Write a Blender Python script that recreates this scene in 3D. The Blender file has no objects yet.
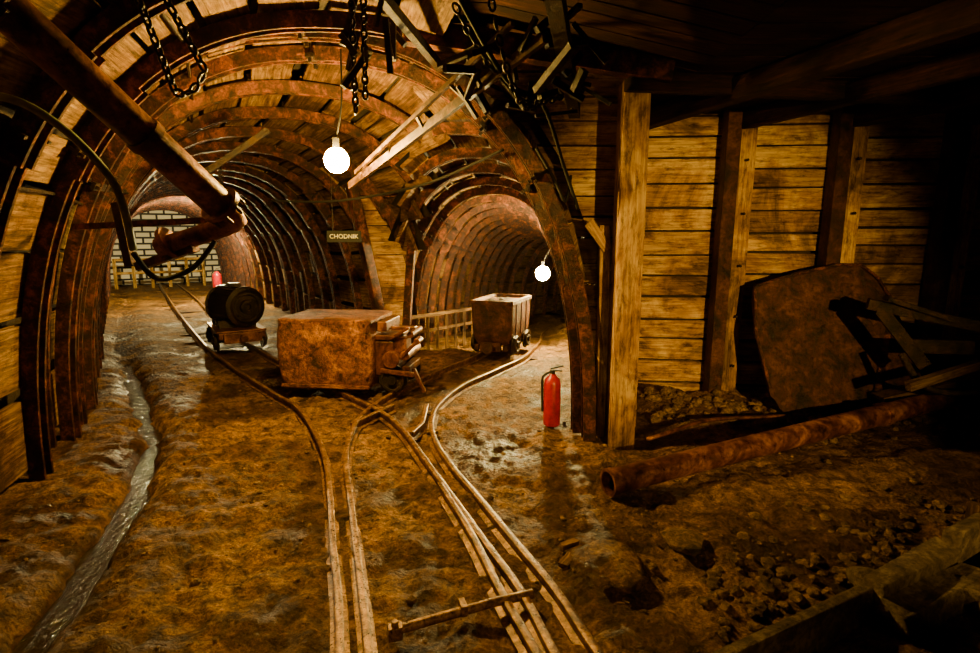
import bpy, math, random
from mathutils import Vector, Matrix, noise
random.seed(7)
R=random.random
def U(a,b): return a+(b-a)*R()
NEXP=2.3
# ------------------------------------------------------------------ materials
def newmat(name):
    m=bpy.data.materials.new(name); m.use_nodes=True
    nt=m.node_tree; nt.nodes.clear()
    o=nt.nodes.new('ShaderNodeOutputMaterial'); b=nt.nodes.new('ShaderNodeBsdfPrincipled')
    nt.links.new(b.outputs[0],o.inputs[0])
    return m,nt,b
def ramp(nt,src,stops):
    r=nt.nodes.new('ShaderNodeValToRGB'); el=r.color_ramp.elements
    while len(el)<len(stops): el.new(0.5)
    for e,(p,c) in zip(el,stops): e.position=p; e.color=(c[0],c[1],c[2],1)
    nt.links.new(src,r.inputs[0]); return r.outputs[0]
def noi(nt,vec,scale,detail=6,rough=0.6,dist=0.0):
    n=nt.nodes.new('ShaderNodeTexNoise'); n.inputs['Scale'].default_value=scale
    n.inputs['Detail'].default_value=detail; n.inputs['Roughness'].default_value=rough
    n.inputs['Distortion'].default_value=dist
    nt.links.new(vec,n.inputs['Vector']); return n.outputs[0]
def mapping(nt,src,scale=(1,1,1)):
    m=nt.nodes.new('ShaderNodeMapping'); m.inputs['Scale'].default_value=scale
    nt.links.new(src,m.inputs[0]); return m.outputs[0]
def mixc(nt,mode,fac,a,b):
    m=nt.nodes.new('ShaderNodeMix'); m.data_type='RGBA'; m.blend_type=mode
    if isinstance(fac,(int,float)): m.inputs[0].default_value=fac
    else: nt.links.new(fac,m.inputs[0])
    for i,v in ((6,a),(7,b)):
        if isinstance(v,tuple): m.inputs[i].default_value=(v[0],v[1],v[2],1)
        else: nt.links.new(v,m.inputs[i])
    return m.outputs[2]
def bump(nt,b,h,strength,dist=0.02):
    n=nt.nodes.new('ShaderNodeBump'); n.inputs['Strength'].default_value=strength
    n.inputs['Distance'].default_value=dist
    nt.links.new(h,n.inputs['Height']); nt.links.new(n.outputs[0],b.inputs['Normal'])
def rust(name,dark,mid,light,scale=6,rough=0.55,metal=0.35,bs=0.6,bd=0.03,grime=.9):
    m,nt,b=newmat(name); tc=nt.nodes.new('ShaderNodeTexCoord').outputs['Object']
    n1=noi(nt,tc,scale,9,0.7,0.5); n2=noi(nt,tc,scale*5,7,0.75)
    c=ramp(nt,n1,[(0.36,dark),(0.5,mid),(0.64,light)])
    c2=ramp(nt,n2,[(0.38,(0.22,0.18,0.16)),(0.56,(1,1,1))])
    c=mixc(nt,'MULTIPLY',grime,c,c2)
    nt.links.new(c,b.inputs['Base Color'])
    b.inputs['Metallic'].default_value=metal
    rr=ramp(nt,n2,[(0.3,(rough-0.15,)*3),(0.7,(rough+0.25,)*3)])
    nt.links.new(rr,b.inputs['Roughness'])
    bump(nt,b,n2,bs,bd); return m
def wood(name,dark,mid,light,rough=0.8,bs=0.8,dirt=0.85):
    m,nt,b=newmat(name)
    tcn=nt.nodes.new('ShaderNodeTexCoord'); uv=tcn.outputs['UV']; ob=tcn.outputs['Object']
    g=noi(nt,mapping(nt,uv,(1.6,26,1)),1.5,7,0.65,0.6)
    blot=noi(nt,ob,1.6,8,0.7,0.6); blot2=noi(nt,mapping(nt,uv,(1.5,5,1)),3.0,8,0.75)
    geo=nt.nodes.new('ShaderNodeNewGeometry')
    c=ramp(nt,g,[(0.3,dark),(0.52,mid),(0.72,light)])
    isl=ramp(nt,geo.outputs['Random Per Island'],[(0,(0.55,0.47,0.36)),(0.5,(0.9,0.84,0.76)),(1,(1.1,1.08,1.0))])
    c=mixc(nt,'MULTIPLY',1.0,c,isl)
    bb=ramp(nt,blot,[(0.38,(0.10,0.055,0.03)),(0.48,(0.6,0.47,0.36)),(0.58,(1,1,1))])
    c=mixc(nt,'MULTIPLY',dirt,c,bb)
    b2=ramp(nt,blot2,[(0.36,(0.12,0.07,0.045)),(0.50,(1,1,1))])
    c=mixc(nt,'MULTIPLY',dirt,c,b2)
    nt.links.new(c,b.inputs['Base Color']); b.inputs['Roughness'].default_value=rough
    b.inputs['Specular IOR Level'].default_value=.2
    add=nt.nodes.new('ShaderNodeMath'); add.operation='ADD'
    nt.links.new(g,add.inputs[0]); nt.links.new(blot2,add.inputs[1])
    bump(nt,b,add.outputs[0],bs,0.02); return m
def plain(name,col,rough=0.5,metal=0.0,bs=0.2):
    m,nt,b=newmat(name); tc=nt.nodes.new('ShaderNodeTexCoord').outputs['Object']
    n=noi(nt,tc,14,6,0.65)
    c=ramp(nt,n,[(0.35,tuple(x*0.45 for x in col)),(0.6,col)])
    nt.links.new(c,b.inputs['Base Color']); b.inputs['Roughness'].default_value=rough
    b.inputs['Metallic'].default_value=metal; bump(nt,b,n,bs,0.01); return m
def emis(name,col,st):
    m=bpy.data.materials.new(name); m.use_nodes=True; nt=m.node_tree; nt.nodes.clear()
    o=nt.nodes.new('ShaderNodeOutputMaterial'); e=nt.nodes.new('ShaderNodeEmission')
    e.inputs[0].default_value=(*col,1); e.inputs[1].default_value=st
    nt.links.new(e.outputs[0],o.inputs[0]); return m

M_rib=rust('rusted_arch_steel',(0.006,0.0022,0.001),(0.060,0.016,0.003),(0.28,0.078,0.011),9,0.38,0.4)
M_rust=rust('orange_rust',(0.022,0.007,0.002),(0.25,0.080,0.011),(0.58,0.24,0.035),6,0.42,0.3,1.0,.03)
M_plate=rust('bucket_rust',(0.012,0.005,0.002),(0.070,0.020,0.006),(0.16,0.055,0.014),5,0.5,0.25,0.8)
M_pipe=rust('pipe_rust',(0.03,0.010,0.003),(0.14,0.042,0.007),(0.38,0.15,0.028),4,0.36,0.4,0.25,.01,.8)
M_dark=rust('dark_iron',(0.005,0.003,0.002),(0.020,0.010,0.004),(0.065,0.028,0.007),8,0.42,0.4)
M_drum=rust('drum_iron',(0.006,0.004,0.003),(0.025,0.014,0.007),(0.075,0.040,0.016),8,0.33,0.5,.4)
M_rail=rust('rail_steel',(0.04,0.016,0.004),(0.21,0.10,0.022),(0.48,0.27,0.07),14,0.32,0.4,0.3,.01)
M_bar=rust('bar_steel',(0.02,0.009,0.003),(0.09,0.04,0.010),(0.22,0.11,0.03),9,0.4,0.4,0.4,.01)
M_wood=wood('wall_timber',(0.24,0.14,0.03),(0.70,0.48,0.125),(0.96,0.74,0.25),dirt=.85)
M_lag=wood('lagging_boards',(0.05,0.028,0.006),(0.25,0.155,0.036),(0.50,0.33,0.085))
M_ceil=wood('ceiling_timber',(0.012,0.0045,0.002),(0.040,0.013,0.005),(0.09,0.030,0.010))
M_grey=wood('weathered_timber',(0.05,0.028,0.011),(0.15,0.095,0.04),(0.28,0.18,0.08))
M_rock=rust('rock_backing',(0.008,0.005,0.002),(0.03,0.017,0.008),(0.06,0.035,0.016),3,0.85,0,1.0)
M_stone=rust('rubble_stone',(0.04,0.019,0.007),(0.19,0.105,0.032),(0.44,0.26,0.085),9,0.85,0,0.8)
M_red=plain('red_paint',(0.42,0.003,0.006),0.35)
M_black=plain('black_rubber',(0.010,0.008,0.007),0.8)
M_hose=plain('hose_rubber',(0.20,0.24,0.15),0.4)
M_sign=plain('sign_black',(0.010,0.010,0.010),0.8)
M_white=plain('sign_white',(0.8,0.78,0.7),0.5)
M_concrete=rust('concrete',(0.04,0.025,0.014),(0.15,0.10,0.058),(0.30,0.22,0.135),6,0.85,0,0.9)
# mud floor
M_mud,nt,b=newmat('mud_floor')
tc=nt.nodes.new('ShaderNodeTexCoord').outputs['Object']
n1=noi(nt,tc,1.3,9,0.64,0.6); n2=noi(nt,tc,10,9,0.74,0.3); n3=noi(nt,tc,60,4,0.75)
c=ramp(nt,n1,[(0.34,(0.032,0.014,0.004)),(0.48,(0.145,0.074,0.019)),(0.62,(0.36,0.205,0.055))])
c2=ramp(nt,n2,[(0.39,(0.10,0.07,0.045)),(0.51,(0.8,0.78,0.74)),(0.64,(1.6,1.5,1.3))])
c=mixc(nt,'MULTIPLY',0.93,c,c2)
c3=ramp(nt,n3,[(0.40,(0.4,0.34,0.3)),(0.6,(1.2,1.2,1.2))])
c=mixc(nt,'MULTIPLY',0.8,c,c3)
vor=nt.nodes.new('ShaderNodeTexVoronoi'); vor.inputs['Scale'].default_value=30; nt.links.new(tc,vor.inputs['Vector'])
nt.links.new(c,b.inputs['Base Color'])
rr=ramp(nt,n1,[(0.36,(0.32,)*3),(0.46,(0.6,)*3),(0.58,(0.9,)*3)]); nt.links.new(rr,b.inputs['Roughness'])
b.inputs['Specular IOR Level'].default_value=.35; b.inputs['Specular Tint'].default_value=(1,.75,.45,1)
ad=nt.nodes.new('ShaderNodeMath'); ad.operation='MULTIPLY_ADD'
nt.links.new(n3,ad.inputs[0]); ad.inputs[1].default_value=0.28; nt.links.new(n2,ad.inputs[2])
ad2=nt.nodes.new('ShaderNodeMath'); ad2.operation='MULTIPLY_ADD'
nt.links.new(vor.outputs['Distance'],ad2.inputs[0]); ad2.inputs[1].default_value=-0.3; nt.links.new(ad.outputs[0],ad2.inputs[2])
bump(nt,b,ad2.outputs[0],0.85,0.075)
# water
M_water,nt,b=newmat('ditch_water')
b.inputs['Base Color'].default_value=(0.02,0.014,0.008,1); b.inputs['Roughness'].default_value=0.14
b.inputs['Specular IOR Level'].default_value=.8; b.inputs['Metallic'].default_value=.04
tc=nt.nodes.new('ShaderNodeTexCoord').outputs['Object']; bump(nt,b,noi(nt,tc,11,5,0.65),1.0,0.03)
# bricks
M_brick,nt,b=newmat('pale_bricks')
uv=nt.nodes.new('ShaderNodeTexCoord').outputs['UV']
br=nt.nodes.new('ShaderNodeTexBrick'); br.inputs['Scale'].default_value=1.0
br.inputs['Color1'].default_value=(0.85,0.8,0.66,1); br.inputs['Color2'].default_value=(0.65,0.6,0.46,1)
br.inputs['Mortar'].default_value=(0.012,0.010,0.008,1); br.inputs['Mortar Size'].default_value=0.035
br.inputs['Brick Width'].default_value=0.46; br.inputs['Row Height'].default_value=0.20
nt.links.new(uv,br.inputs['Vector']); nt.links.new(br.outputs[0],b.inputs['Base Color']); b.inputs['Roughness'].default_value=0.7

# ------------------------------------------------------------------ mesh builder
class MB:
    def __init__(s): s.v=[]; s.f=[]; s.uv=[]
    def add(s,vs,fs,uvs=None):
        o=len(s.v); s.v+= [tuple(v) for v in vs]
        for i,f in enumerate(fs):
            s.f.append([o+k for k in f])
            s.uv.append(uvs[i] if uvs else [(vs[k][0],vs[k][1]+vs[k][2]) for k in f])
    def hexa(s,p,L=1,W=0.2,T=0.05):
        fs=[(0,3,2,1),(4,5,6,7),(0,1,5,4),(1,2,6,5),(2,3,7,6),(3,0,4,7)]
        q=[(0,0),(L,0),(L,W),(0,W),(0,T),(L,T),(L,W+T),(0,W+T)]
        ox,oy=U(0,50),U(0,50)
        s.add(p,fs,[[(q[k][0]+ox,q[k][1]+oy) for k in f] for f in fs])
    def box(s,M,size,jit=0):
        x,y,z=[a/2 for a in size]
        c=[(-x,-y,-z),(x,-y,-z),(x,y,-z),(-x,y,-z),(-x,-y,z),(x,-y,z),(x,y,z),(-x,y,z)]
        s.hexa([M@(Vector(a)+Vector((U(-jit,jit),U(-jit,jit),U(-jit,jit)))) for a in c],size[0],size[1],size[2])
    def bar(s,p0,p1,w,h,up=(0,0,1),jit=0,roll=0):
        p0=Vector(p0);p1=Vector(p1);x=(p1-p0);L=x.length;x=x.normalized()
        up=Vector(up)
        if abs(x.dot(up))>0.98: up=Vector((0,1,0)) if abs(x.y)<0.9 else Vector((1,0,0))
        y=up.cross(x).normalized(); z=x.cross(y)
        Mr=Matrix((x,y,z)).transposed().to_4x4(); Mr.translation=(p0+p1)/2
        if roll: Mr=Mr@Matrix.Rotation(roll,4,'X')
        s.box(Mr,(L,w,h),jit)
    def b(s,c,size,rz=0,jit=0):
        s.box(Matrix.Translation(c)@Matrix.Rotation(rz,4,'Z'),size,jit)
    def sweep(s,pts,A,B,prof,cap=True,closed=False):
        n=len(prof); vs=[]
        for p,a,b in zip(pts,A,B):
            for (u,v) in prof: vs.append(Vector(p)+Vector(a)*u+Vector(b)*v)
        fs=[];m=len(pts)
        uvs=[]; d=0; ds=[0]
        for i in range(1,m): d+=(Vector(pts[i])-Vector(pts[i-1])).length; ds.append(d)
        rng=m if closed else m-1
        for i in range(rng):
            i2=(i+1)%m
            for j in range(n):
                j2=(j+1)%n
                fs.append((i*n+j,i*n+j2,i2*n+j2,i2*n+j))
                uvs.append([(ds[i],j*.05),(ds[i],j*.05+.05),(ds[i2],j*.05+.05),(ds[i2],j*.05)])
        if cap and not closed:
            fs.append(tuple(reversed(range(n)))); uvs.append([(0,0)]*n)
            fs.append(tuple(range((m-1)*n,m*n))); uvs.append([(0,0)]*n)
        s.add(vs,fs,uvs)
    def tube(s,pts,r,seg=10,closed=False,cap=True):
        pts=[Vector(p) for p in pts]; m=len(pts)
        rs=r if isinstance(r,(list,tuple)) else [r]*m
        A=[];B=[];prev=None
        for i in range(m):
            if closed: t=(pts[(i+1)%m]-pts[i-1])
            else: t=pts[min(i+1,m-1)]-pts[max(i-1,0)]
            t=t.normalized() if t.length>1e-9 else Vector((0,0,1))
            if prev is None:
                a=t.cross(Vector((0,0,1)))
                if a.length<0.05: a=t.cross(Vector((1,0,0)))
            else: a=prev-t*prev.dot(t)
            a=a.normalized(); prev=a
            A.append(a*rs[i]); B.append(t.cross(a)*rs[i])
        prof=[(math.cos(2*math.pi*k/seg),math.sin(2*math.pi*k/seg)) for k in range(seg)]
        s.sweep(pts,A,B,prof,cap,closed)
    def cyl(s,p0,p1,r,seg=24): s.tube([p0,p1],r,seg)
    def rings(s,p0,p1,prof,seg=28):
        p0=Vector(p0); d=(Vector(p1)-p0).normalized()
        a=d.cross(Vector((0,0,1)))
        if a.length<.05: a=d.cross(Vector((1,0,0)))
        a=a.normalized(); b=d.cross(a)
        pr=[(math.cos(2*math.pi*k/seg),math.sin(2*math.pi*k/seg)) for k in range(seg)]
        s.sweep([p0+d*t for t,r in prof],[a*r for t,r in prof],[b*r for t,r in prof],pr)
    def rock(s,c,r,sq=0.7,sub=2):
        import bmesh
        bm=bmesh.new(); bmesh.ops.create_icosphere(bm,subdivisions=sub,radius=1)
        o=Vector((U(-50,50),U(-50,50),U(-50,50))); rot=Matrix.Rotation(U(0,6.3),3,'Z')
        vs=[]
        sx=U(.8,1.3)
        for v in bm.verts:
            k=1+0.55*noise.noise(v.co*1.3+o)+0.2*noise.noise(v.co*3+o)
            q=rot@Vector((v.co.x*sx*k,v.co.y*k,v.co.z*k*sq))
            vs.append(Vector(c)+q*r)
        s.add(vs,[[v.index for v in f.verts] for f in bm.faces]); bm.free()
    def obj(s,name,mat,parent=None,smooth=False,bevel=0,auto=None):
        me=bpy.data.meshes.new(name); me.from_pydata(s.v,[],s.f)
        ul=me.uv_layers.new(name='UVMap'); flat=[c for f in s.uv for uv in f for c in uv]
        ul.data.foreach_set('uv',flat)
        me.materials.append(mat); me.update()
        o=bpy.data.objects.new(name,me); bpy.context.collection.objects.link(o)
        if smooth: me.polygons.foreach_set('use_smooth',[True]*len(me.polygons))
        if auto:
            me.polygons.foreach_set('use_smooth',[True]*len(me.polygons))
            me.set_sharp_from_angle(angle=math.radians(auto))
        if bevel:
            md=o.modifiers.new('bevel','BEVEL'); md.width=bevel; md.segments=2; md.limit_method='ANGLE'
        if parent: o.parent=parent
        return o
def empty(name,loc=(0,0,0),rz=0):
    e=bpy.data.objects.new(name,None); e.location=loc; e.rotation_euler=(0,0,rz)
    e.empty_display_size=0.2; bpy.context.collection.objects.link(e); return e
def spline(pts,step=0.08):
    pts=[Vector(p) for p in pts]; out=[]
    for i in range(len(pts)-1):
        p0=pts[max(i-1,0)];p1=pts[i];p2=pts[i+1];p3=pts[min(i+2,len(pts)-1)]
        n=max(2,int((p2-p1).length/step))
        for k in range(n):
            t=k/n
            out.append(0.5*((2*p1)+(-p0+p2)*t+(2*p0-5*p1+4*p2-p3)*t*t+(-p0+3*p1-3*p2+p3)*t**3))
    out.append(pts[-1]); return out

# ------------------------------------------------------------------ tunnel frames (x,y,zbase,heading-left deg,halfwidth,height)
FA=[(-0.75,-2.4,0,0,2.17,3.13),(-0.78,1.0,0,0,2.17,3.13),(-0.88,3.3,0,3,2.17,3.13),(-1.4,4.6,0,6,2.17,3.13),(-2.02,5.8,0,18,2.0,3.0),
    (-2.9,7.0,0,28,1.85,2.85),(-3.9,8.4,0,33,1.75,2.75),(-5.1,10.16,0,33,1.75,2.7),(-8.0,14.6,0,33,1.75,2.65),(-11.4,19.8,0,33,1.75,2.6)]
FB=[(-0.45,4.75,0,-8,1.28,2.85),(-0.17,6.2,0,-6,1.28,2.6),(0.0,7.8,0,-5,1.28,2.42),(0.22,10,-0.2,-7,1.28,2.42),
    (0.75,13,-0.5,-13,1.28,2.42),(1.7,16,-0.8,-22,1.28,2.42),(3.6,19,-1.0,-40,1.28,2.42)]
def resample(F,step):
    out=[];cum=[0]
    for i in range(1,len(F)): cum.append(cum[-1]+math.hypot(F[i][0]-F[i-1][0],F[i][1]-F[i-1][1]))
    n=max(1,round(cum[-1]/step))
    for k in range(n+1):
        d=cum[-1]*k/n
        for i in range(1,len(F)):
            if d<=cum[i]+1e-6:
                t=(d-cum[i-1])/(cum[i]-cum[i-1])
                f0=F[max(i-2,0)];f1=F[i-1];f2=F[i];f3=F[min(i+1,len(F)-1)]
                r=[]
                for c in range(6):
                    if c<2 and 1<i<len(F)-1:
                        r.append(0.5*((2*f1[c])+(-f0[c]+f2[c])*t+(2*f0[c]-5*f1[c]+4*f2[c]-f3[c])*t*t+(-f0[c]+3*f1[c]-3*f2[c]+f3[c])*t**3))
                    else: r.append(f1[c]+(f2[c]-f1[c])*t)
                out.append(tuple(r)); break
    return out
def axes(f):
    th=math.radians(f[3]); return Vector((-math.sin(th),math.cos(th),0)),Vector((math.cos(th),math.sin(th),0))
def sz(f,th,off=0):
    e=2/NEXP
    def P(t):
        c=math.cos(t);si=max(math.sin(t),0)
        return Vector((-f[4]*math.copysign(abs(c)**e,c),f[5]*si**e))
    p=P(th); d=P(min(th+.01,math.pi))-P(max(th-.01,0))
    n=Vector((-d.y,d.x)).normalized()
    if n.dot(p-Vector((0,0.8)))<0: n=-n
    return p+n*off,n
def wp(f,th,off=0,along=0):
    T,Rr=axes(f); p,n=sz(f,th,off)
    return Vector((f[0],f[1],f[2]))+Rr*p.x+Vector((0,0,1))*p.y+T*along
def rad_n(f,th):
    T,Rr=axes(f); p,n=sz(f,th); return Rr*n.x+Vector((0,0,n.y))
DA=resample(FA,0.1); DB=resample(FB,0.1)
def inside(D,p,m=0.0):
    best=None
    for f in D:
        dx=p[0]-f[0];dy=p[1]-f[1]
        if dx*dx+dy*dy>9: continue
        T,Rr=axes(f); t=abs(dx*T.x+dy*T.y)
        if best is None or t<best[0]: best=(t,f,dx*Rr.x+dy*Rr.y)
    if not best or best[0]>0.12: return False
    t,f,s=best
    return (abs(s)/(f[4]+m))**NEXP+(max(p[2]-f[2],0)/(f[5]+m))**NEXP<1
CROWN=math.pi*0.56
YM=4.55
def ribs(F,other,step,e,front=False):
    mb=MB(); fr=resample(F,step)
    prof=[(-.06,0),(-.048,-.10),(-.03,-.10),(-.02,-.02),(.02,-.02),(.03,-.10),(.048,-.10),(.06,0)]
    clamps=MB(); rods=MB(); rods_prev={}
    for f in fr:
        f=list(f); isfront=front and f[1]<YM-0.25
        if front and abs(f[1]-4.6)<0.25: continue
        f[3]+=U(-1,1)
        N=44
        tmax=CROWN if isfront else math.pi
        T,Rr=axes(f)
        runs=[];cur=[]
        for k in range(N+1):
            th=tmax*k/N
            p=wp(f,th,-0.0)
            if other and inside(other,p,-0.03):
                if len(cur)>1: runs.append(cur)
                cur=[]
            else: cur.append((p,th))
        if len(cur)>1: runs.append(cur)
        for r in runs:
            mb.sweep([a for a,_ in r],[T]*len(r),[rad_n(f,t) for _,t in r],prof)
            for tc_ in (0.27*math.pi,0.73*math.pi):
                if r[0][1]<tc_-.12 and r[-1][1]>tc_+.12:
                    for dt in (-.09,.09):
                        c=wp(f,tc_+dt,-0.07); n=rad_n(f,tc_+dt)
                        clamps.bar(c-T*.10,c+T*.10,.05,.03,up=n)
                        for sg in (-1,1): clamps.bar(c+T*.085*sg-n*.05,c+T*.085*sg+n*.08,.02,.02)
                    ths=[tc_-.16+.04*i for i in range(9)]
                    mb.sweep([wp(f,t,-0.03) for t in ths],[T]*9,[rad_n(f,t) for t in ths],prof)
        cur={}
        for th in (0.2,0.38,0.62,0.8):
            t=th*math.pi
            if t>tmax: continue
            p=wp(f,t,-0.02)
            if other and inside(other,p,0): continue
            cur[th]=p
            if th in rods_prev and (p-rods_prev[th]).length<1.4: rods.cyl(rods_prev[th],p,.012,6)
        rods_prev=cur
    mb.obj('steel_arch_ribs',M_rib,e); clamps.obj('clamps',M_dark,e); rods.obj('spacer_rods',M_dark,e)
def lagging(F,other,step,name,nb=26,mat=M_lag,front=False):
    mb=MB(); sh=MB(); fr=resample(F,step)
    for i in range(len(fr)-1):
        f0,f1=fr[i],fr[i+1]
        isf=front and (f0[1]+f1[1])/2<YM
        for j in range(nb):
            t0=math.pi*j/nb+.005; t1=math.pi*(j+1)/nb-.005
            tm=(t0+t1)/2
            if isf and t0>CROWN: continue
            SUB=5; keep=[]
            for k in range(SUB):
                u=(k+.5)/SUB
                fm=tuple(a+(b-a)*u for a,b in zip(f0,f1))
                keep.append(not(other and inside(other,wp(fm,tm,0.0),-0.04)))
            k=0
            while k<SUB:
                if keep[k]:
                    k2=k
                    while k2+1<SUB and keep[k2+1]: k2+=1
                    ua,ub=k/SUB,(k2+1)/SUB
                    fa=tuple(a+(b-a)*ua for a,b in zip(f0,f1)); fb=tuple(a+(b-a)*ub for a,b in zip(f0,f1))
                    o=U(0.0,.045); o2=U(0.0,.045); g=U(0,.014)
                    if R()<0.05: o+=.05
                    p=[wp(fa,t0+g,o),wp(fb,t0+g,o2),wp(fb,t1-g,o2),wp(fa,t1-g,o),
                       wp(fa,t0+g,o+.04),wp(fb,t0+g,o2+.04),wp(fb,t1-g,o2+.04),wp(fa,t1-g,o+.04)]
                    mb.hexa(p,(p[1]-p[0]).length,(p[3]-p[0]).length,.04)
                    q=[wp(fa,t0-.004,.15),wp(fb,t0-.004,.15),wp(fb,t1+.004,.15),wp(fa,t1+.004,.15)]
                    sh.add(q,[(0,1,2,3)])
                    k=k2+1
                else: k+=1
    e=empty(name); mb.obj('lagging_boards',mat,e); sh.obj('rock_backing',M_rock,e); return e
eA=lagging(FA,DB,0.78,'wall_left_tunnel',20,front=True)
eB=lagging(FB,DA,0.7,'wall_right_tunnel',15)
ribs(FA,DB,0.78,eA,front=True)
ribs(FB,DA,0.7,eB)

# main double arch
ma=MB(); cl=MB()
prof=[(-.06,0),(-.05,-.10),(-.03,-.10),(-.02,-.03),(.02,-.03),(.03,-.10),(.05,-.10),(.06,0)]
for (xx,yy,w,h) in ((-1.37,4.40,2.25,3.22),(-1.37,4.60,2.19,3.12)):
    f=(xx,yy,0,3,w,h); T,Rr=axes(f)
    ths=[math.pi*k/60 for k in range(61)]
    ma.sweep([wp(f,t) for t in ths],[T]*61,[rad_n(f,t) for t in ths],prof)
    for tc_ in (0.22,0.3,0.70,0.78,0.5):
        t=tc_*math.pi; c=wp(f,t,-.08); n=rad_n(f,t)
        cl.bar(c-T*.11,c+T*.11,.06,.03,up=n)
        for sg in (-1,1): cl.bar(c+T*.09*sg-n*.05,c+T*.09*sg+n*.1,.025,.025)
e=empty('main_steel_arch'); ma.obj('arch_rings',M_rib,e); cl.obj('clamps',M_dark,e)

# ------------------------------------------------------------------ floor
ditch=[(-1.85,1.3),(-2.0,2.3),(-2.13,2.7),(-2.4,3.55),(-2.9,4.6),(-4.05,6.2),(-6.03,8.97),(-12.6,19.2)]
def dseg(x,y,path):
    best=9
    for i in range(len(path)-1):
        ax,ay=path[i];bx,by=path[i+1];dx,dy=bx-ax,by-ay
        t=max(0,min(1,((x-ax)*dx+(y-ay)*dy)/(dx*dx+dy*dy)))
        d=math.hypot(x-ax-t*dx,y-ay-t*dy)
        if d<best: best=d
    return best
def sm(a,b,x):
    t=max(0,min(1,(x-a)/(b-a))); return t*t*(3-2*t)
def wallY(x): return 5.78-0.10*(x-1.4)
def fz(x,y,rough=True):
    z=0.0
    w=noise.noise(Vector((x*.8,y*.8,3)))*.035
    if rough:
        w+=noise.noise(Vector((x*2.6,y*2.6,1)))*.035
        r=noise.noise(Vector((x*6,y*6,5))); w+=r*.03
        r=noise.noise(Vector((x*13,y*13,8))); w+=(r if r>0 else r*1.6)*.016
        w+=noise.noise(Vector((x*25,y*25,2)))*.010
    z+=w-.015
    d=dseg(x,y,ditch)+noise.noise(Vector((x*4,y*4,9)))*.035
    z-=.11*(1-sm(.03,.13,d))
    z+=.035*sm(.14,.22,d)*(1-sm(.3,.8,d))
    if y>8:
        lat=x-(-1.4-.35*(y-8))
        z-= sm(-.2,.2,lat)*.1*(y-8)
    if x>1.0:
        k=1-sm(.1,1.0,wallY(x)-y)
        z+=.16*k*sm(1.0,1.6,x)*(0.7+.6*noise.noise(Vector((x*2,y*2,0))))
    dm=math.hypot(x-.62,y-2.62); z+=.05*(1-sm(.1,.3,dm))
    return z
def axis(segs):
    out=[]
    for a,b,s in segs:
        n=round((b-a)/s)
        out+=[a+(b-a)*i/n for i in range(n)]
    out.append(segs[-1][1]); return out
xs=axis([(-14,-5,.2),(-5,-3,.07),(-3,3.2,.025),(3.2,5,.06),(5,7.5,.2)])
ys=axis([(-2.6,1.4,.2),(1.4,4.6,.025),(4.6,7,.045),(7,10,.12),(10,22,.3)])
vs=[(x,y,fz(x,y)) for y in ys for x in xs]; nx=len(xs)
fs=[(j*nx+i,j*nx+i+1,(j+1)*nx+i+1,(j+1)*nx+i) for j in range(len(ys)-1) for i in range(nx-1)]
mb=MB(); mb.add(vs,fs); mb.obj('floor',M_mud,smooth=True)
wpts=spline([(a,b_,0) for a,b_ in ditch],.15); mb=MB()
vsl=[];
for i,p in enumerate(wpts):
    t=(wpts[min(i+1,len(wpts)-1)]-wpts[max(i-1,0)]).normalized(); n=Vector((-t.y,t.x,0))*.10
    vsl+=[p+n+Vector((0,0,-.082)),p-n+Vector((0,0,-.082))]
mb.add(vsl,[(2*i,2*i+1,2*i+3,2*i+2) for i in range(len(wpts)-1)]); mb.obj('ditch_water',M_water)

# ------------------------------------------------------------------ rails
L1=[(-.50,1.6),(-.617,2.056),(-.716,2.395),(-.857,2.818),(-1.037,3.40),(-1.31,4.16),(-1.81,5.14),(-2.33,5.78),(-3.36,7.03),(-4.5,8.6),(-7.2,12.7),(-11.4,19.3)]
L2=[(-.38,1.6),(-.502,2.056),(-.603,2.395),(-.731,2.818),(-.908,3.4),(-1.052,3.87),(-1.15,4.35),(-1.19,4.9),(-1.11,5.45),(-.895,6.08),(-.508,6.93),(-.1,7.8),(.2,9.0),(.6,12),(1.6,16)]
R2=[(.56,1.6),(.411,2.056),(.306,2.395),(.136,2.818),(-.097,3.4),(-.292,3.87),(-.45,4.35),(-.524,4.85),(-.498,5.38),(-.28,6.08),(.12,6.83),(.50,7.6),(.80,9.0),(1.2,12),(2.2,16)]
R1=[(.37,1.6),(.239,2.056),(.141,2.395),(-.027,2.818),(-.259,3.4),(-.484,3.95),(-.784,4.67),(-1.11,5.2),(-1.5,5.66),(-2.12,6.42),(-3.0,7.5),(-3.78,8.55),(-5.2,10.6),(-7.7,14.6),(-10.75,19.2)]
G=[(.29,1.7),(.165,2.056),(.047,2.395),(-.112,2.93),(-.3375,3.55)]
rprof=[(-.04,0),(-.04,.012),(-.008,.02),(-.008,.055),(-.019,.06),(-.019,.078),(-.014,.082),(.014,.082),(.019,.078),(.019,.06),(.008,.055),(.008,.02),(.04,.012),(.04,0)]
def railz(x,y):
    z=-.018
    if y>8:
        lat=x-(-1.4-.35*(y-8)); z-=sm(-.2,.2,lat)*.1*(y-8)
    return z
def rail(mb,path,prof=rprof):
    pts=spline([(a,b_,0) for a,b_ in path],.1)
    A=[]
    for i,p in enumerate(pts):
        t=(pts[min(i+1,len(pts)-1)]-pts[max(i-1,0)]).normalized(); A.append(Vector((t.y,-t.x,0)))
        p.z=railz(p.x,p.y)+noise.noise(Vector((p.x*1.5,p.y*1.5,4)))*.008
    mb.sweep(pts,A,[Vector((0,0,1))]*len(pts),prof)
e=empty('rail_track')
mb=MB()
for p in (L1,L2,R1,R2,G): rail(mb,p)
mb.obj('rails',M_rail,e,auto=40)
mb=MB()
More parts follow.
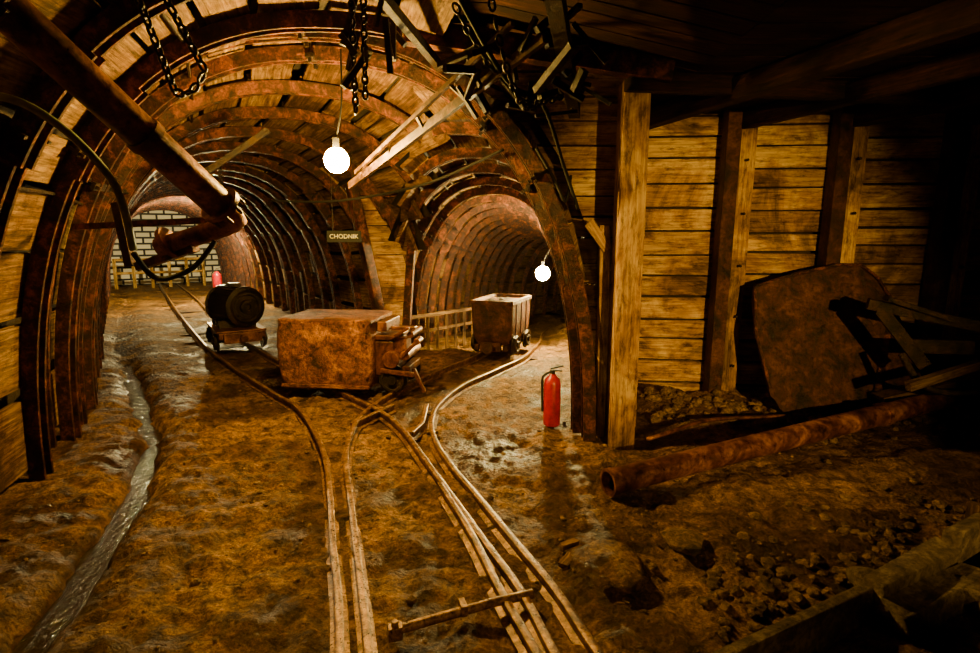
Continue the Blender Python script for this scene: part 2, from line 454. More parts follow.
def pathpt(P,y):
    for i in range(len(P)-1):
        if P[i][1]<=y<=P[i+1][1]:
            t=(y-P[i][1])/(P[i+1][1]-P[i][1]); return Vector((P[i][0]+(P[i+1][0]-P[i][0])*t,y,0))
def sleepers(La,Ra,y0,y1,n,z=-.034):
    for k in range(n):
        y=y0+(y1-y0)*k/(n-1)
        a=pathpt(La,y)
        d=(pathpt(La,y+.1)-a).normalized(); nr=Vector((d.y,-d.x,0))
        c=a+nr*.3; c.z=railz(c.x,c.y)+z
        mb.bar(c-nr*.5,c+nr*.48,.15,.07,jit=.01)
sleepers(L1,R1,5.6,18.5,20)
sleepers(L2,R2,6.4,14,11)
mb.obj('sleepers',M_grey,e)
mb=MB()
mb.tube([(-.42,2.12,.05),(.02,2.30,.06),(.2,2.36,.06)],.022,10)
mb.b((-.40,2.12,.05),(.06,.05,.06),.3); mb.b((-.12,2.25,.07),(.03,.07,.05),.3); mb.cyl((-.40,2.12,.05),(-.40,2.12,.10),.016,8)
mb.obj('switch_tie_rod',M_rail,e,bevel=.004)
mb=MB()
for a,b_ in (((-1.02,5.15),(-1.2,5.42)),((-.95,5.3),(-1.22,4.72)),((-.62,5.3),(-.60,4.75)),((-.60,4.75),(-.66,4.5))):
    rail(mb,[a,((a[0]+b_[0])/2,(a[1]+b_[1])/2),b_])
mb.obj('frog_rails',M_rail,e)

# ------------------------------------------------------------------ right hall
def ceilz(x): return 3.18 if x<0 else (3.18-.33*min(x/1.5,1))
mb=MB(); posts=MB()
px=[1.42,2.42,3.42,4.42,5.42,6.42]
for a,b_ in zip(px[:-1],px[1:]):
    z=-.05
    while z<2.95:
        h=U(.17,.25)
        ya=wallY(a)+U(0,.03); yb=wallY(b_)+U(0,.03)
        mb.bar((a-.02,ya+.03,z+h/2),(b_+.02,yb+.03,z+h/2),.05,h-U(.012,.03),jit=.006)
        z+=h
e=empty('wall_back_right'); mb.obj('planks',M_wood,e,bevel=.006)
nails=MB(); post_shade=MB()
for x in px[1:]:
    y=wallY(x)-.1
    posts.bar((x+.0,y,-.05),(x+.04,y,2.92),.16,.09,jit=.006)
    post_shade.bar((x-.13,y+.02,-.05),(x-.10,y+.02,2.9),.14,.16,jit=.006)  # dark strip standing in for the post's shaded left side and shadow
    for zz in (.4,.9,1.4,1.9,2.4): nails.cyl((x+.02,y-.10,zz),(x+.02,y-.07,zz),.014,8)
posts.obj('posts',M_wood,e,bevel=.008); nails.obj('bolts',M_dark,e); post_shade.obj('post_shade_strips',M_plate,e,bevel=.008)
mb=MB(); mb.bar((1.1,5.95,1.4),(7.4,5.35,1.4),.06,3.2); mb.obj('rock_backing',M_rock,e)
e=empty('timber_corner_post')
mb=MB(); mb.bar((1.08,4.48,-.06),(1.10,4.48,2.84),.2,.21,up=(0,1,0),jit=.008)
mb.obj('post',M_wood,e,bevel=.012)
mb=MB(); mb.bar((.97,4.66,-.05),(.93,4.66,1.78),.09,.1,jit=.01); mb.bar((.96,4.62,1.58),(.80,4.64,1.80),.08,.09,jit=.01)
mb.obj('prop',M_wood,e,bevel=.008)
mb=MB(); z=0
while z<2.95:
    h=U(.18,.25); mb.bar((1.2,4.6,z+h/2),(1.44,5.85,z+h/2),.05,h-.012,jit=.004); z+=h
z=0.0
while z<3.2:
    h=U(.16,.22); zc=z+h*.5
    k=1-(min(zc,3.19)/3.2)**NEXP
    xl=-1.37+2.2*max(k,0)**(1/NEXP)
    xl=max(xl,-0.95)
    mb.bar((xl,4.80+U(0,.02),zc),(1.3,4.80+U(0,.02),zc),.05,h-U(.006,.02),jit=.004)
    z+=h
mb.obj('wall_spandrel',M_wood,bevel=.004)
mb=MB(); z=0
while z<3.2:
    mb.bar((7.0,-2.6,z+.1),(7.0,5.6,z+.1),.05,.19,jit=.004); z+=.2
mb.obj('wall_right',M_ceil)
mb=MB(); z=0
while z<3.3:
    mb.bar((-3.2,-2.55,z+.1),(7.1,-2.55,z+.1),.05,.19,jit=.004); z+=.2
mb.obj('wall_front',M_ceil)
e=empty('ceiling'); mb=MB()
y=-2.6
while y<6.0:
    w=U(.16,.24)
    xs_=[-.62,0,1.5,7.1]
    for a,b_ in zip(xs_[:-1],xs_[1:]):
        if y>4.6 and b_<1: continue
        mb.bar((a,y+w/2,ceilz(a)+.03+U(0,.01)),(b_,y+w/2,ceilz(b_)+.03+U(0,.01)),w-.012,.04)
    y+=w
mb.obj('ceiling_planks',M_ceil,e)
mb=MB()
for i,x0 in enumerate((1.4,2.42,3.42,4.42,5.42)):
    z=ceilz(2)-.08
    xe=x0+2.7; y0=wallY(x0)-.1
    if xe>6.9: ye=y0-(6.9-x0)/.34; xe=6.9
    else: ye=y0-7.9
    ye=max(ye,-2.4)
    mb.bar((x0,y0,z),(xe,ye,z),.14,.16,jit=.01)
mb.bar((1.0,4.3,2.80),(5.9,5.1,2.80),.12,.14,jit=.01)
mb.obj('ceiling_beams',M_ceil,e,bevel=.012)
mb=MB(); mb.bar((-.6,4.25,3.12),(1.3,4.25,2.86),.12,.16)
mb.obj('cross_girder',M_rib,e)

# ------------------------------------------------------------------ end walls
f=FA[-1]; T,Rr=axes(f); c=Vector((f[0],f[1],0))-T*.15
a=c-Rr*2.0; b_=c+Rr*2.0
mb=MB(); vs=[a,b_,b_+Vector((0,0,2.8)),a+Vector((0,0,2.8))]
vs2=[v+T*.2 for v in vs]
mb.add(vs+vs2,[(0,1,2,3),(5,4,7,6),(0,3,7,4),(1,5,6,2),(3,2,6,7)],[[(0,0),(4,0),(4,2.8),(0,2.8)]]*5)
mb.obj('wall_end_brick',M_brick)
f=FB[-1]; T,Rr=axes(f); c=Vector((f[0],f[1],.2)); mb=MB(); mb.bar(c-Rr*1.6,c+Rr*1.6,.2,3.2); mb.obj('wall_end_rock',M_rock)

# ------------------------------------------------------------------ pipes overhead
e=empty('overhead_pipe')
p0=Vector((-2.03,2.6,2.61)); p1=Vector((-1.62,3.5,1.85))
dr=(p1-p0).normalized()
mb=MB(); mb.tube([p1-dr*1.6,p1],.092,28)
mb.rings(p1-dr*.06,p1,[(0,.09),(0,.125),(.03,.125),(.03,.09),(.06,.09)],28)
mb.rings(p1-dr*.62,p1,[(0,.09),(0,.104),(.05,.104),(.05,.09)],28)
q=[p1+dr*.02,p1+dr*.10,p1+Vector((-.10,.06,-.12)),Vector((-2.08,3.55,1.62))]
mb.tube(spline(q,.04),.06,18)
mb.rings(Vector((-2.0,3.55,1.66)),Vector((-2.2,3.55,1.56)),[(0,.06),(0,.1),(.03,.1),(.03,.06)],20)
mb.obj('pipe',M_pipe,e,auto=40)
mb=MB()
mb.bar((-2.25,3.6,1.50),(-1.85,3.55,1.62),.07,.05); mb.bar((-2.3,3.6,1.5),(-2.36,3.62,1.9),.05,.05)
mb.bar((-2.75,3.75,1.75),(-1.6,3.6,1.80),.03,.04)
for k in range(8):
    an=k*math.pi/4; side=dr.cross(Vector((0,0,1))).normalized(); up2=side.cross(dr)
    o=side*math.cos(an)*.11+up2*math.sin(an)*.11
    mb.cyl(p1+o-dr*.05,p1+o+dr*.03,.012,6)
mb.obj('bracket',M_rib,e)
mb=MB(); mb.tube(spline([(-2.6,2.6,2.3),(-2.33,2.8,2.35),(-2.13,2.9,2.23),(-1.98,3,2.0),(-1.95,3.05,1.82),(-1.97,3.12,1.62)],.04),.02,12)
mb.obj('rubber_hose',M_hose,smooth=True)
mb=MB(); mb.tube(spline([(-1.97,3.12,1.60),(-1.93,3.25,1.45),(-1.8,3.4,1.5),(-1.70,3.5,1.66)],.04),.016,10)
mb.obj('power_cable',M_black,smooth=True)

def chain(name,p0,p1,sag=0,link=.055,r=.008):
    mb=MB(); p0=Vector(p0);p1=Vector(p1); L=(p1-p0).length; n=max(3,int(L/(link*.72)))
    for i in range(n):
        t=(i+.5)/n; c=p0.lerp(p1,t)-Vector((0,0,4*sag*t*(1-t)))
        t2=min(1,t+.02); c2=p0.lerp(p1,t2)-Vector((0,0,4*sag*t2*(1-t2)))
        d=(c2-c).normalized(); a=d.cross(Vector((.3,1,.1))).normalized(); bb=d.cross(a)
        if i%2: a,bb=bb,a
        pts=[]
        for k in range(12):
            an=2*math.pi*k/12
            pts.append(c+d*math.cos(an)*link*.5+a*math.sin(an)*link*.3)
        mb.tube(pts,r,6,closed=True)
    return mb.obj(name,M_drum,smooth=True)
chain('hoist_chain',(-1.66,2.75,2.95),(-1.60,3.0,2.42),0)
chain('hoist_chain',(-1.56,2.7,2.97),(-1.44,3.0,2.52),0.0)
chain('hoist_chain',(-1.60,3.0,2.42),(-1.44,3.0,2.52),0.05)
chain('hoist_chain',(-.78,3.4,3.08),(-.80,3.5,2.42),0)
chain('hoist_chain',(-.70,3.35,3.08),(-.74,3.5,2.5),0)
chain('hoist_chain',(-.2,3.3,2.95),(.5,3.9,2.62),.22)
chain('hoist_chain',(.0,3.2,2.95),(.35,3.7,2.6),.3)
chain('hoist_chain',(-2.9,6.2,2.5),(-2.9,6.2,1.95),0,.06,.01)
e=empty('overhead_conveyor_frame')
mb=MB()
mb.bar((-1.22,5.0,2.12),(.29,3.2,2.74),.03,.06); mb.bar((-1.14,4.9,2.22),(.12,3.2,2.81),.025,.03)
for t in (.1,.3,.5,.7,.9):
    a=Vector((-1.22,5.0,2.12)).lerp(Vector((.29,3.2,2.74)),t); b_=Vector((-1.14,4.9,2.22)).lerp(Vector((.12,3.2,2.81)),t)
    mb.bar(a,b_,.02,.02)
mb.obj('angle_bars',M_bar,e)
mb=MB()
mb.bar((-1.97,5.2,2.62),(-2.5,5.1,2.25),.03,.05)
mb.bar((-.62,3.1,2.98),(-.35,4.5,2.92),.05,.06); mb.bar((.25,2.6,2.85),(.62,4.3,2.6),.08,.12)
for i in range(30):
    c=Vector((U(-.2,.62),U(3.1,4.1),U(2.5,2.85)))
    d=Vector((U(-.16,.16),U(-.12,.12),U(-.12,.12)))
    mb.bar(c-d,c+d,U(.02,.04),U(.02,.045))
for i in range(12):
    c=Vector((U(-.9,-.55),U(3.2,3.8),U(2.6,3.0))); d=Vector((U(-.08,.08),U(-.05,.05),U(-.15,.15)))
    mb.bar(c-d,c+d,U(.015,.035),U(.02,.04))
mb.obj('brackets',M_dark,e)
mb=MB()
mb.tube(spline([(-.2,3.2,3.0),(.1,3.5,2.6),(.35,3.9,2.55),(.55,4.3,2.2),(.68,4.42,1.9)],.06),.014,8)
mb.tube(spline([(.35,4.42,2.35),(.5,4.4,2.1),(.58,4.4,1.95),(.62,4.42,2.15)],.05),.012,8)
mb.tube(spline([(-2.6,6.8,2.1),(-1.6,6.0,2.05),(-.6,5.2,2.15),(.1,4.5,2.35)],.08),.012,8)
mb.obj('electric_cable',M_black,smooth=True)

# ------------------------------------------------------------------ lamps
def bulb(loc,r,col,st,top):
    e=empty('light_bulb'); loc=Vector(loc)
    mb=MB(); n=10
    mb.tube([loc+Vector((0,0,-r*math.cos(math.pi*k/n))) for k in range(n+1)],[max(r*math.sin(math.pi*k/n),.001) for k in range(n+1)],16)
    mb.obj('glass_globe',emis('bulb_glow',col,st),e,smooth=True)
    mb=MB(); mb.cyl(loc+Vector((0,0,r*.9)),loc+Vector((0,0,r+.07)),.024,14)
    t=Vector(top); mb.tube(spline([loc+Vector((0,0,r+.06)),loc.lerp(t,.5)+Vector((.02,0,0)),t],.05),.007,6)
    mb.obj('socket_and_cord',M_black,e)
bulb((-1.17,4.42,2.26),.095,(1,.60,.11),1500,(-1.1,4.4,3.05))
bulb((.79,8.4,1.13),.11,(1,.74,.26),2300,(1.0,8.4,2.0))
bulb((-6.85,14.0,2.1),.06,(1,.78,.34),10000,(-6.85,14.0,2.55))
def flood(loc,target,power,deg,col,blend):
    e=empty('unseen_flood_lamp'); loc=Vector(loc); d=(Vector(target)-loc).normalized()
    mb=MB(); mb.rings(loc-d*.16,loc,[(0,.0),(0,.05),(.10,.10),(.14,.12),(.15,.12),(.15,.115),(.11,.09),(.09,.0)],24)
    mb.cyl(loc-d*.1,(loc.x,loc.y,.0),.02,10)
    for k in range(3):
        a=k*2.09; mb.cyl((loc.x,loc.y,.5),(loc.x+.35*math.cos(a),loc.y+.35*math.sin(a),.0),.012,8)
    mb.obj('housing_and_tripod',M_dark,e)
    L=bpy.data.lights.new('unseen_flood_beam','SPOT'); L.energy=power; L.color=col; L.spot_size=math.radians(deg); L.spot_blend=blend; L.shadow_soft_size=.06
    o=bpy.data.objects.new('unseen_flood_beam',L); o.location=loc; o.rotation_euler=d.to_track_quat('-Z','Y').to_euler(); bpy.context.collection.objects.link(o); o.parent=e
flood((2.9,-1.9,2.0),(1.95,5.6,1.05),2500,38,(1,.60,.12),1.0)
flood((.5,-2.0,2.2),(-.4,3.8,.0),190,50,(1,.56,.10),1.0)  # unseen fill lamp and tripod, added to lift the foreground floor

# ------------------------------------------------------------------ mine carts
def wheel(mb,c,ax,r=.13):
    c=Vector(c);ax=Vector(ax).normalized()
    mb.rings(c,c+ax,[(-.0,.03),(0,r+.025),(.018,r+.025),(.018,r),(.06,r*.97),(.06,r*.8),(.045,r*.75),(.045,.05),(.08,.045),(.08,.0)],24)
def loop(w,l,z,c):
    pts=[]
    for (sx,sy,a0) in ((1,1,0),(-1,1,90),(-1,-1,180),(1,-1,270)):
        for k in range(5):
            a=math.radians(a0+22.5*k); pts.append((sx*(l/2-c)+c*math.cos(a),sy*(w/2-c)+c*math.sin(a),z))
    return pts
def cart(name,loc,rz,L,W,H,mat):
    e=empty(name,loc,rz)
    z0=.20
    levels=[(W*.70,L*.84,z0,.05),(W*.82,L*.9,z0+.03,.06),(W*.93,L*.95,z0+.13,.06),(W*.97,L*.98,z0+.3,.06),(W,L,H,.06),
            (W-.05,L-.05,H,.05),(W-.07,L-.07,H-.05,.05)]
    vs=[];
    for l in levels: vs+=loop(*l)
    n=20; fs=[tuple(reversed(range(n)))]
    for i in range(len(levels)-1):
        for j in range(n): fs.append((i*n+j,i*n+(j+1)%n,(i+1)*n+(j+1)%n,(i+1)*n+j))
    fs.append(tuple(range((len(levels)-1)*n,len(levels)*n)))
    mb=MB(); mb.add(vs,fs)
    mb.obj('tub',mat,e,auto=35)
    mb=MB()
    for sy in (-1,1):
        mb.b((0,sy*W*.5,H-.03),(L*.96,.025,.05)); mb.b((0,sy*W*.34,.175),(L*1.02,.06,.08))
    for sx in (-1,1):
        mb.b((sx*L*.5,0,H-.03),(.025,W*.94,.05)); mb.b((sx*L*.5,0,.19),(.06,W*.5,.12))
        mb.cyl((sx*L*.5,0,.2),(sx*(L*.5+.13),0,.2),.045,14); mb.cyl((sx*(L*.5+.13),0,.2),(sx*(L*.5+.155),0,.2),.085,18)
    for k in (-.25,.0,.25):
        for sy in (-1,1): mb.bar((k*L,sy*W*.475,z0+.12),(k*L,sy*W*.505,H-.03),.04,.014,up=(0,1,0))
    mb.obj('frame',mat,e,bevel=.004)
    mb=MB()
    for sx in (-.28,.28):
        for sy in (-1,1): wheel(mb,(sx*L,sy*.27,.135+.075),(0,sy,0),.12)
        mb.cyl((sx*L,-.3,.21),(sx*L,.3,.21),.025,12)
    mb.obj('wheels',M_dark,e,auto=40)
    mb=MB()
    for i in range(40): mb.rock((U(-.42,.42)*L,U(-.38,.38)*W,H-.08),U(.05,.08),.6)
    mb.obj('ore_load',M_dark,e)
    return e
c1=empty('rusty_ore_cart',(-1.68,6.10,0),math.radians(-7))
L_,W_,H_=1.02,.80,.83
vs=[]; fs=[]
zl=[(.09,.90,.9),(.11,.95,.95),(.17,.985,.985)]+[(.19+.56*k/8,1,1) for k in range(1,9)]+[(.79,1,1),(.81,1.012,1.02),(.83,1.012,1.02),(.84,.985,.98)]
def dens(w,l,z,c):
    base=loop(w,l,z,c); out=[]
    for i in range(len(base)):
        a=Vector(base[i]); b2=Vector(base[(i+1)%len(base)])
        for k in range(14 if i in (4,9,14,19) else 1): out.append(a.lerp(b2,k/(14 if i in (4,9,14,19) else 1)))
    return out
for z,fl,fw in zl:
    lp=dens(W_*fw,L_*fl,z,.06)
    for p in lp:
        nn=noise.noise(p*4)*.030+noise.noise(p*11)*.018
        d=Vector((p.x,p.y,0)).normalized(); vs.append(p+d*nn)
n=len(lp); fs=[tuple(reversed(range(n)))]
for i in range(len(zl)-1):
    for j in range(n): fs.append((i*n+j,i*n+(j+1)%n,(i+1)*n+(j+1)%n,(i+1)*n+j))
fs.append(tuple(range((len(zl)-1)*n,len(zl)*n)))
mb=MB(); mb.add(vs,fs); mb.obj('box_body',M_rust,c1,auto=35)
mb=MB()
mb.b((0,-.40,.13),(.96,.03,.035))
for k in range(9): mb.cyl((-.44+k*.11,-.425,.80),(-.44+k*.11,-.39,.80),.011,6)
for k in range(5):
    for sx in (-.46,.46): mb.cyl((sx,-.415,.24+k*.11),(sx,-.38,.24+k*.11),.010,6)
mb.obj('rivets_and_rail',M_rust,c1,bevel=.003)
mb=MB()
mb.b((.62,-.05,.42),(.20,.5,.36)); mb.b((.62,-.05,.64),(.30,.46,.05)); mb.b((.78,-.18,.56),(.14,.2,.16))
mb.b((.60,-.05,.76),(.10,.5,.10)); mb.b((.84,-.05,.30),(.08,.46,.08)); mb.b((.78,-.1,.72),(.26,.08,.04))
mb.cyl((.70,-.36,.42),(.70,.25,.42),.09,18); mb.cyl((.84,-.33,.46),(.84,.2,.46),.05,14); mb.cyl((.9,-.3,.68),(.9,.1,.68),.035,12)
mb.bar((.66,-.3,.62),(.90,-.34,.76),.03,.03); mb.bar((.58,-.32,.3),(.94,-.35,.27),.04,.05); mb.bar((.8,-.32,.44),(.98,-.36,.62),.03,.035)
mb.cyl((.98,-.36,.62),(.98,-.2,.62),.035,12); mb.bar((.9,-.2,.3),(1.02,-.22,.05),.04,.04)
mb.obj('coupling_gear',M_pipe,c1,bevel=.008)
mb=MB(); wheel(mb,(.70,-.27,.20),(0,-1,0),.13); wheel(mb,(.70,.27,.20),(0,1,0),.13)
for sx in (-.3,.3):
    for sy in (-1,1): wheel(mb,(sx,sy*.27,.20),(0,sy,0),.12)
mb.obj('wheels',M_dark,c1,auto=40)
cart('mine_cart',(.17,7.95,0),math.radians(90-20),.95,.60,.82,M_plate)
# winch truck
e=empty('winch_truck',(-3.80,8.25,0),math.radians(90+33))
mb=MB()
for sy in (-1,1): mb.b((0,sy*.27,.30),(1.15,.07,.09))
for sx in (-.5,-.15,.2,.5): mb.b((sx,0,.30),(.08,.62,.07))
mb.b((0,0,.355),(1.1,.66,.03)); mb.b((-.62,0,.28),(.05,.5,.14)); mb.b((.62,0,.28),(.05,.5,.14))
mb.cyl((-.64,0,.28),(-.76,0,.28),.05,12)
mb.obj('chassis',M_pipe,e,bevel=.006)
mb=MB()
for sx in (-.34,.34):
    for sy in (-1,1): wheel(mb,(sx,sy*.29,.205),(0,sy,0),.12)
    mb.cyl((sx,-.3,.205),(sx,.3,.205),.025,10)
mb.obj('wheels',M_dark,e,auto=40)
mb=MB()
dp=[(0,.0),(0,.05),(-.03,.05),(-.03,.10),(0,.11),(.0,.17),(-.015,.18),(-.015,.22),(.01,.24),(.02,.28),(.03,.295),(.06,.295),(.07,.275),(.60,.275),(.61,.295),(.64,.295),(.65,.27),(.68,.18),(.68,0)]
a0=Vector((-.35,-.12,.67)); mb.rings(a0,a0+Vector((1,.35,0)),dp,36)
ax_=Vector((1,.35,0)).normalized()
for k in range(18):
    an=k*math.pi/9; sd=ax_.cross(Vector((0,0,1))); o=sd*math.cos(an)*.28+Vector((0,0,1))*math.sin(an)*.28
    mb.bar(a0+ax_*.08+o,a0+ax_*.60+o,.012,.025,up=o)
mb.b((-.2,0,.42),(.08,.5,.12)); mb.b((.15,0,.42),(.08,.5,.12)); mb.b((.45,.1,.48),(.18,.3,.22)); mb.b((.0,-.02,.97),(.18,.14,.06))
mb.obj('winch_drum',M_drum,e,auto=35)

def exting(loc,s=1):
    e=empty('fire_extinguisher',loc); mb=MB()
    mb.rings((0,0,0),(0,0,1),[(0,.05*s),(0.0,.068*s),(.02*s,.072*s),(.36*s,.072*s),(.40*s,.062*s),(.43*s,.035*s),(.45*s,.02*s)],24)
    mb.obj('cylinder_body',M_red,e,auto=50)
    mb=MB(); mb.cyl((0,0,.44*s),(0,0,.48*s),.022*s,12); mb.bar((-.02,0,.49*s),(.09*s,0,.515*s),.02,.012); mb.bar((-.02,0,.475*s),(.08*s,0,.47*s),.02,.01)
    mb.tube(spline([(-.02*s,0,.46*s),(-.08*s,0,.42*s),(-.085*s,0,.3*s),(-.08*s,0,.12*s)],.03),.011*s,8); mb.obj('valve_and_hose',M_black,e)
exting((.56,4.88,.0),1.06)
exting((-7.45,15.3,0),1.6)

e=empty('tunnel_sign',(-1.66,6.45,1.68),math.radians(8))
mb=MB(); mb.b((0,0,0),(.38,.02,.13)); mb.obj('plate',M_sign,e,bevel=.004)
cu=bpy.data.curves.new('lettering','FONT'); cu.body='CHODNIK'; cu.size=.068; cu.align_x='CENTER'; cu.align_y='CENTER'; cu.extrude=.002
t=bpy.data.objects.new('lettering',cu); bpy.context.collection.objects.link(t); cu.materials.append(M_white); t.parent=e
t.location=(0,-.013,0); t.rotation_euler=(math.pi/2,0,0)
mb=MB(); mb.cyl((-.12,0,.06),(-.12,.0,.95),.005,6); mb.cyl((.12,0,.06),(.12,.0,.95),.005,6); mb.obj('hanging_wires',M_dark,e)

e=empty('pillar_props'); mb=MB()
mb.bar((-1.36,7.5,-.05),(-1.72,7.15,2.3),.12,.13,jit=.01); mb.bar((-1.18,7.5,-.05),(-.96,7.3,2.2),.11,.12,jit=.01)
mb.bar((-1.75,7.2,2.25),(-.9,7.3,2.2),.12,.12,jit=.01)
mb.obj('props',M_rib,e,bevel=.01)
mb=MB(); z=0.0
while z<2.3:
    h=U(.17,.23); k=z/2.3; mb.bar((-1.40-.3*k,7.6-.25*k,z+h/2),(-1.14+.15*k,7.66-.2*k,z+h/2),.05,h-.012,jit=.004); z+=h
mb.obj('infill_boards',M_wood,e)

mb=MB(); a=Vector((-1.22,8.15,0)); b_=Vector((-.30,9.4,0))
for k in range(8):
    p=a.lerp(b_,k/7); z=fz(p.x,p.y,False); mb.bar((p.x,p.y,z-.05),(p.x,p.y,.48),.045,.045,jit=.004)
mb.bar(a+Vector((0,0,.49)),b_+Vector((0,0,.47)),.07,.05); mb.bar(a+Vector((0,0,.25)),b_+Vector((0,0,.23)),.03,.05)
mb.obj('timber_railing',M_grey,bevel=.004)
mb=MB(); f=FA[-1]; T,Rr=axes(f); c=Vector((f[0],f[1],0))-T*1.6
for k in range(6):
    p=c+Rr*(-1.5+.5*k); mb.bar(p,p+Vector((0,0,.95)),.07,.07)
mb.bar(c-Rr*1.55+Vector((0,0,.92)),c+Rr*1.0+Vector((0,0,.92)),.06,.08); mb.bar(c-Rr*1.55+Vector((0,0,.5)),c+Rr*1.0+Vector((0,0,.5)),.05,.07)
mb.obj('barrier_fence',M_wood)

# ------------------------------------------------------------------ long pipe on floor
mb=MB()
p0=Vector((.77,3.45,.10)); p1=Vector((4.95,5.2,.30)); d=(p1-p0).normalized(); L=(p1-p0).length
mb.rings(p0,p1,[(.35,.0),(.35,.068),(0.0,.072),(0.0,.092),(.04,.092),(.04,.086),(.5,.085),(1.5,.084),(2.7,.085),(2.7,.098),(2.76,.098),(2.76,.085),(L,.084)],32)
mb.obj('rusty_pipe',M_pipe,auto=40)
mb=MB(); mb.tube(spline([(1.28,4.35,.06),(1.45,4.42,.08),(1.9,4.65,.12),(2.6,4.75,.12)],.08),.018,8); mb.obj('bent_steel_bar',M_pipe,smooth=True)

# ------------------------------------------------------------------ loader bucket plate against wall
e=empty('loader_bucket')
out=[(2.58,.24),(2.72,.08),(3.3,.12),(3.72,.24),(3.98,.40),(3.92,.75),(3.80,1.08),(3.68,1.30),(3.52,1.42),(3.3,1.42),(2.9,1.33),(2.50,1.22),(2.48,.8)]
def platept(x,z,off=0):
    cx=3.2
    y=4.98+.28*z-.11*((x-cx)**2)+.03*math.sin(x*9+z*4)
    return Vector((x,y-off,z))
vs=[]; fs=[]
K=8
poly=[]
for i in range(len(out)):
    a=Vector(out[i]); b2=Vector(out[(i+1)%len(out)])
    for k in range(3): poly.append(a.lerp(b2,k/3)+Vector((U(-.01,.01),U(-.012,.012))))
c=Vector((3.2,.75)); n=len(poly)
for off in (0,-.03):
    vs.append(platept(c.x,c.y,off))
    for r in range(1,K+1):
        for p in poly:
            q=c.lerp(p,r/K); vs.append(platept(q.x,q.y,off+.02*noise.noise(Vector((q.x*4,q.y*4,0)))))
base=1+K*n
for s_ in (0,1):
    o=s_*base
    for j in range(n):
        j2=(j+1)%n; t=(o,o+1+j,o+1+j2); fs.append(t if not s_ else t[::-1])
        for r in range(K-1):
            q=(o+1+r*n+j,o+1+(r+1)*n+j,o+1+(r+1)*n+j2,o+1+r*n+j2); fs.append(q if not s_ else q[::-1])
for j in range(n):
    j2=(j+1)%n; r=1+(K-1)*n; fs.append((r+j,base+r+j,base+r+j2,r+j2))
mb=MB(); mb.add(vs,fs); mb.obj('bucket_plate',M_plate,e,auto=50)
mb=MB()
mb.tube([platept(*p,off=.012) for p in ((2.58,.3),(2.48,.8),(2.50,1.22),(2.9,1.33),(3.3,1.42),(3.52,1.42),(3.68,1.3),(3.80,1.08))],.016,8)
mb.bar(platept(3.6,.25,.03),platept(3.75,.95,.03),.05,.05)
mb.obj('edge_rim',M_rib,e)
e=empty('scrap_steel_arm'); mb=MB()
mb.bar((3.22,4.75,1.12),(4.5,4.15,.86),.10,.09); mb.bar((3.3,4.7,1.08),(3.62,4.55,.62),.08,.10)
mb.bar((3.5,4.62,.78),(4.7,4.45,.78),.06,.12); mb.bar((3.3,4.65,1.18),(3.75,4.5,1.02),.14,.04)
mb.bar((4.1,4.4,.1),(4.0,4.35,.95),.09,.09)
mb.tube(spline([(3.45,4.6,.72),(3.55,4.5,.5),(3.75,4.45,.42),(4.2,4.5,.42)],.06),.03,8)
mb.obj('arm',M_dark,e,bevel=.008)
mb=MB(); mb.bar((3.35,4.35,.50),(4.7,4.6,.82),.06,.07,jit=.006); mb.bar((3.5,4.9,.25),(4.6,4.78,.55),.2,.05,jit=.01)
mb.obj('loose_timber',M_grey,e,bevel=.006)

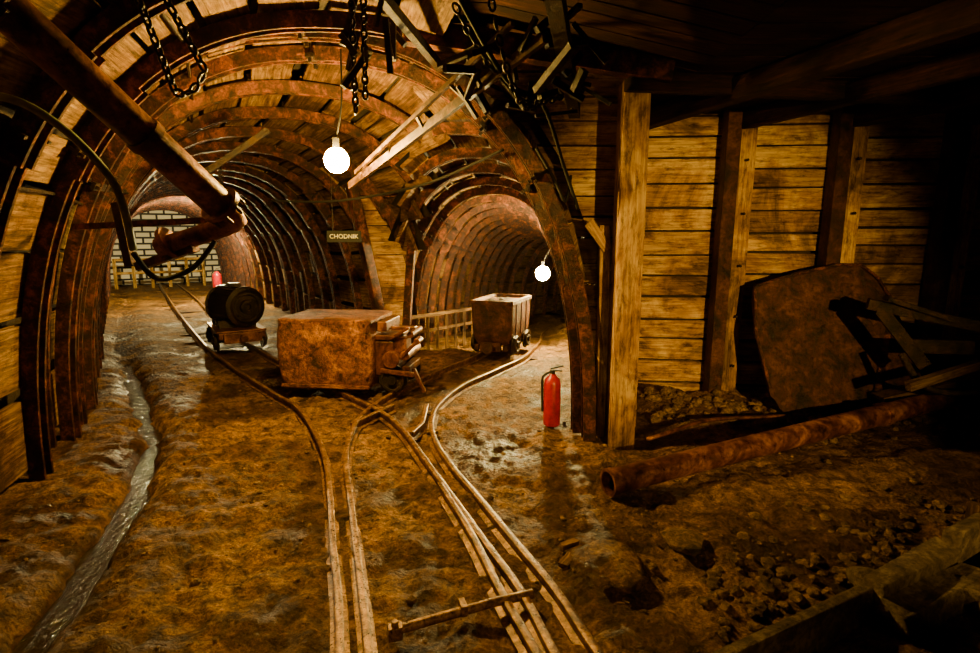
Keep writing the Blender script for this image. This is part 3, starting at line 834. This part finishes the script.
# ------------------------------------------------------------------ rubble
mb=MB()
for i in range(260):
    x=U(1.5,4.8); y=wallY(x)-abs(random.gauss(0,.36))-.2
    r=U(.015,.06); mb.rock((x,y,fz(x,y)+r*.2),r,.7)
for i in range(1500):
    x=U(-2.8,3.2); y=U(1.8,6.2)
    if dseg(x,y,ditch)<.2 or (x>.7 and y>4.4): continue
    r=U(.005,.013) if R()<.94 else U(.014,.032); mb.rock((x,y,fz(x,y)+r*.2),r,.6,1)
for i in range(200):
    x=U(1.0,3.0); y=2.1+.45*(x-.9)+abs(random.gauss(0,.35)); r=U(.010,.038); mb.rock((x,y,fz(x,y)+r*.3),r,.6)
mb.obj('rubble_stones',M_stone)
mb=MB(); mb.rock((1.06,2.86,.03),.12,.4); mb.obj('flat_stone',M_stone)
mb=MB(); mb.rock((.62,2.60,.02),.17,.45,3); mb.obj('boulder',M_mud,smooth=True)
mb=MB(); mb.b((.43,2.82,.035),(.10,.04,.03),.5,.006); mb.b((.40,2.66,.035),(.11,.05,.03),1.0,.006); mb.b((-.5,4.6,.03),(.1,.05,.03),.3,.006); mb.obj('wood_chips',M_lag)
e=empty('concrete_edging')
mb=MB()
mb.bar((.75,1.86,.03),(1.75,2.33,.04),.06,.18,jit=.015); mb.bar((1.72,2.30,.06),(2.30,2.60,.08),.09,.2,jit=.02); mb.bar((2.30,2.60,.10),(3.3,3.10,.12),.07,.28,jit=.015)
mb.bar((1.75,2.20,.03),(2.35,2.48,.05),.14,.14,jit=.025); mb.bar((2.2,2.3,.04),(2.75,2.62,.06),.12,.16,jit=.025)
for i in range(14): mb.rock((U(1.7,2.7),2.22+U(-.05,.1)+.2*U(0,1),.05),U(.04,.09),.7)
mb.obj('broken_slabs',M_concrete,e,bevel=.012)
mb=MB(); mb.bar((2.6,2.8,.0),(2.6,2.8,.28),.06,.05,jit=.01); mb.obj('stake',M_grey,e,bevel=.005)
# ------------------------------------------------------------------ world, camera
w=bpy.data.worlds.new('mine_dark'); bpy.context.scene.world=w; w.use_nodes=True
w.node_tree.nodes['Background'].inputs[0].default_value=(1,.5,.15,1)
w.node_tree.nodes['Background'].inputs[1].default_value=.0006
cam=bpy.data.cameras.new('camera'); co=bpy.data.objects.new('camera',cam); bpy.context.collection.objects.link(co)
co.location=(0,0,1.7); co.rotation_euler=(math.radians(90-9.3),0,0)
cam.sensor_width=36; cam.lens=560/980*36; cam.clip_start=.05
bpy.context.scene.camera=co
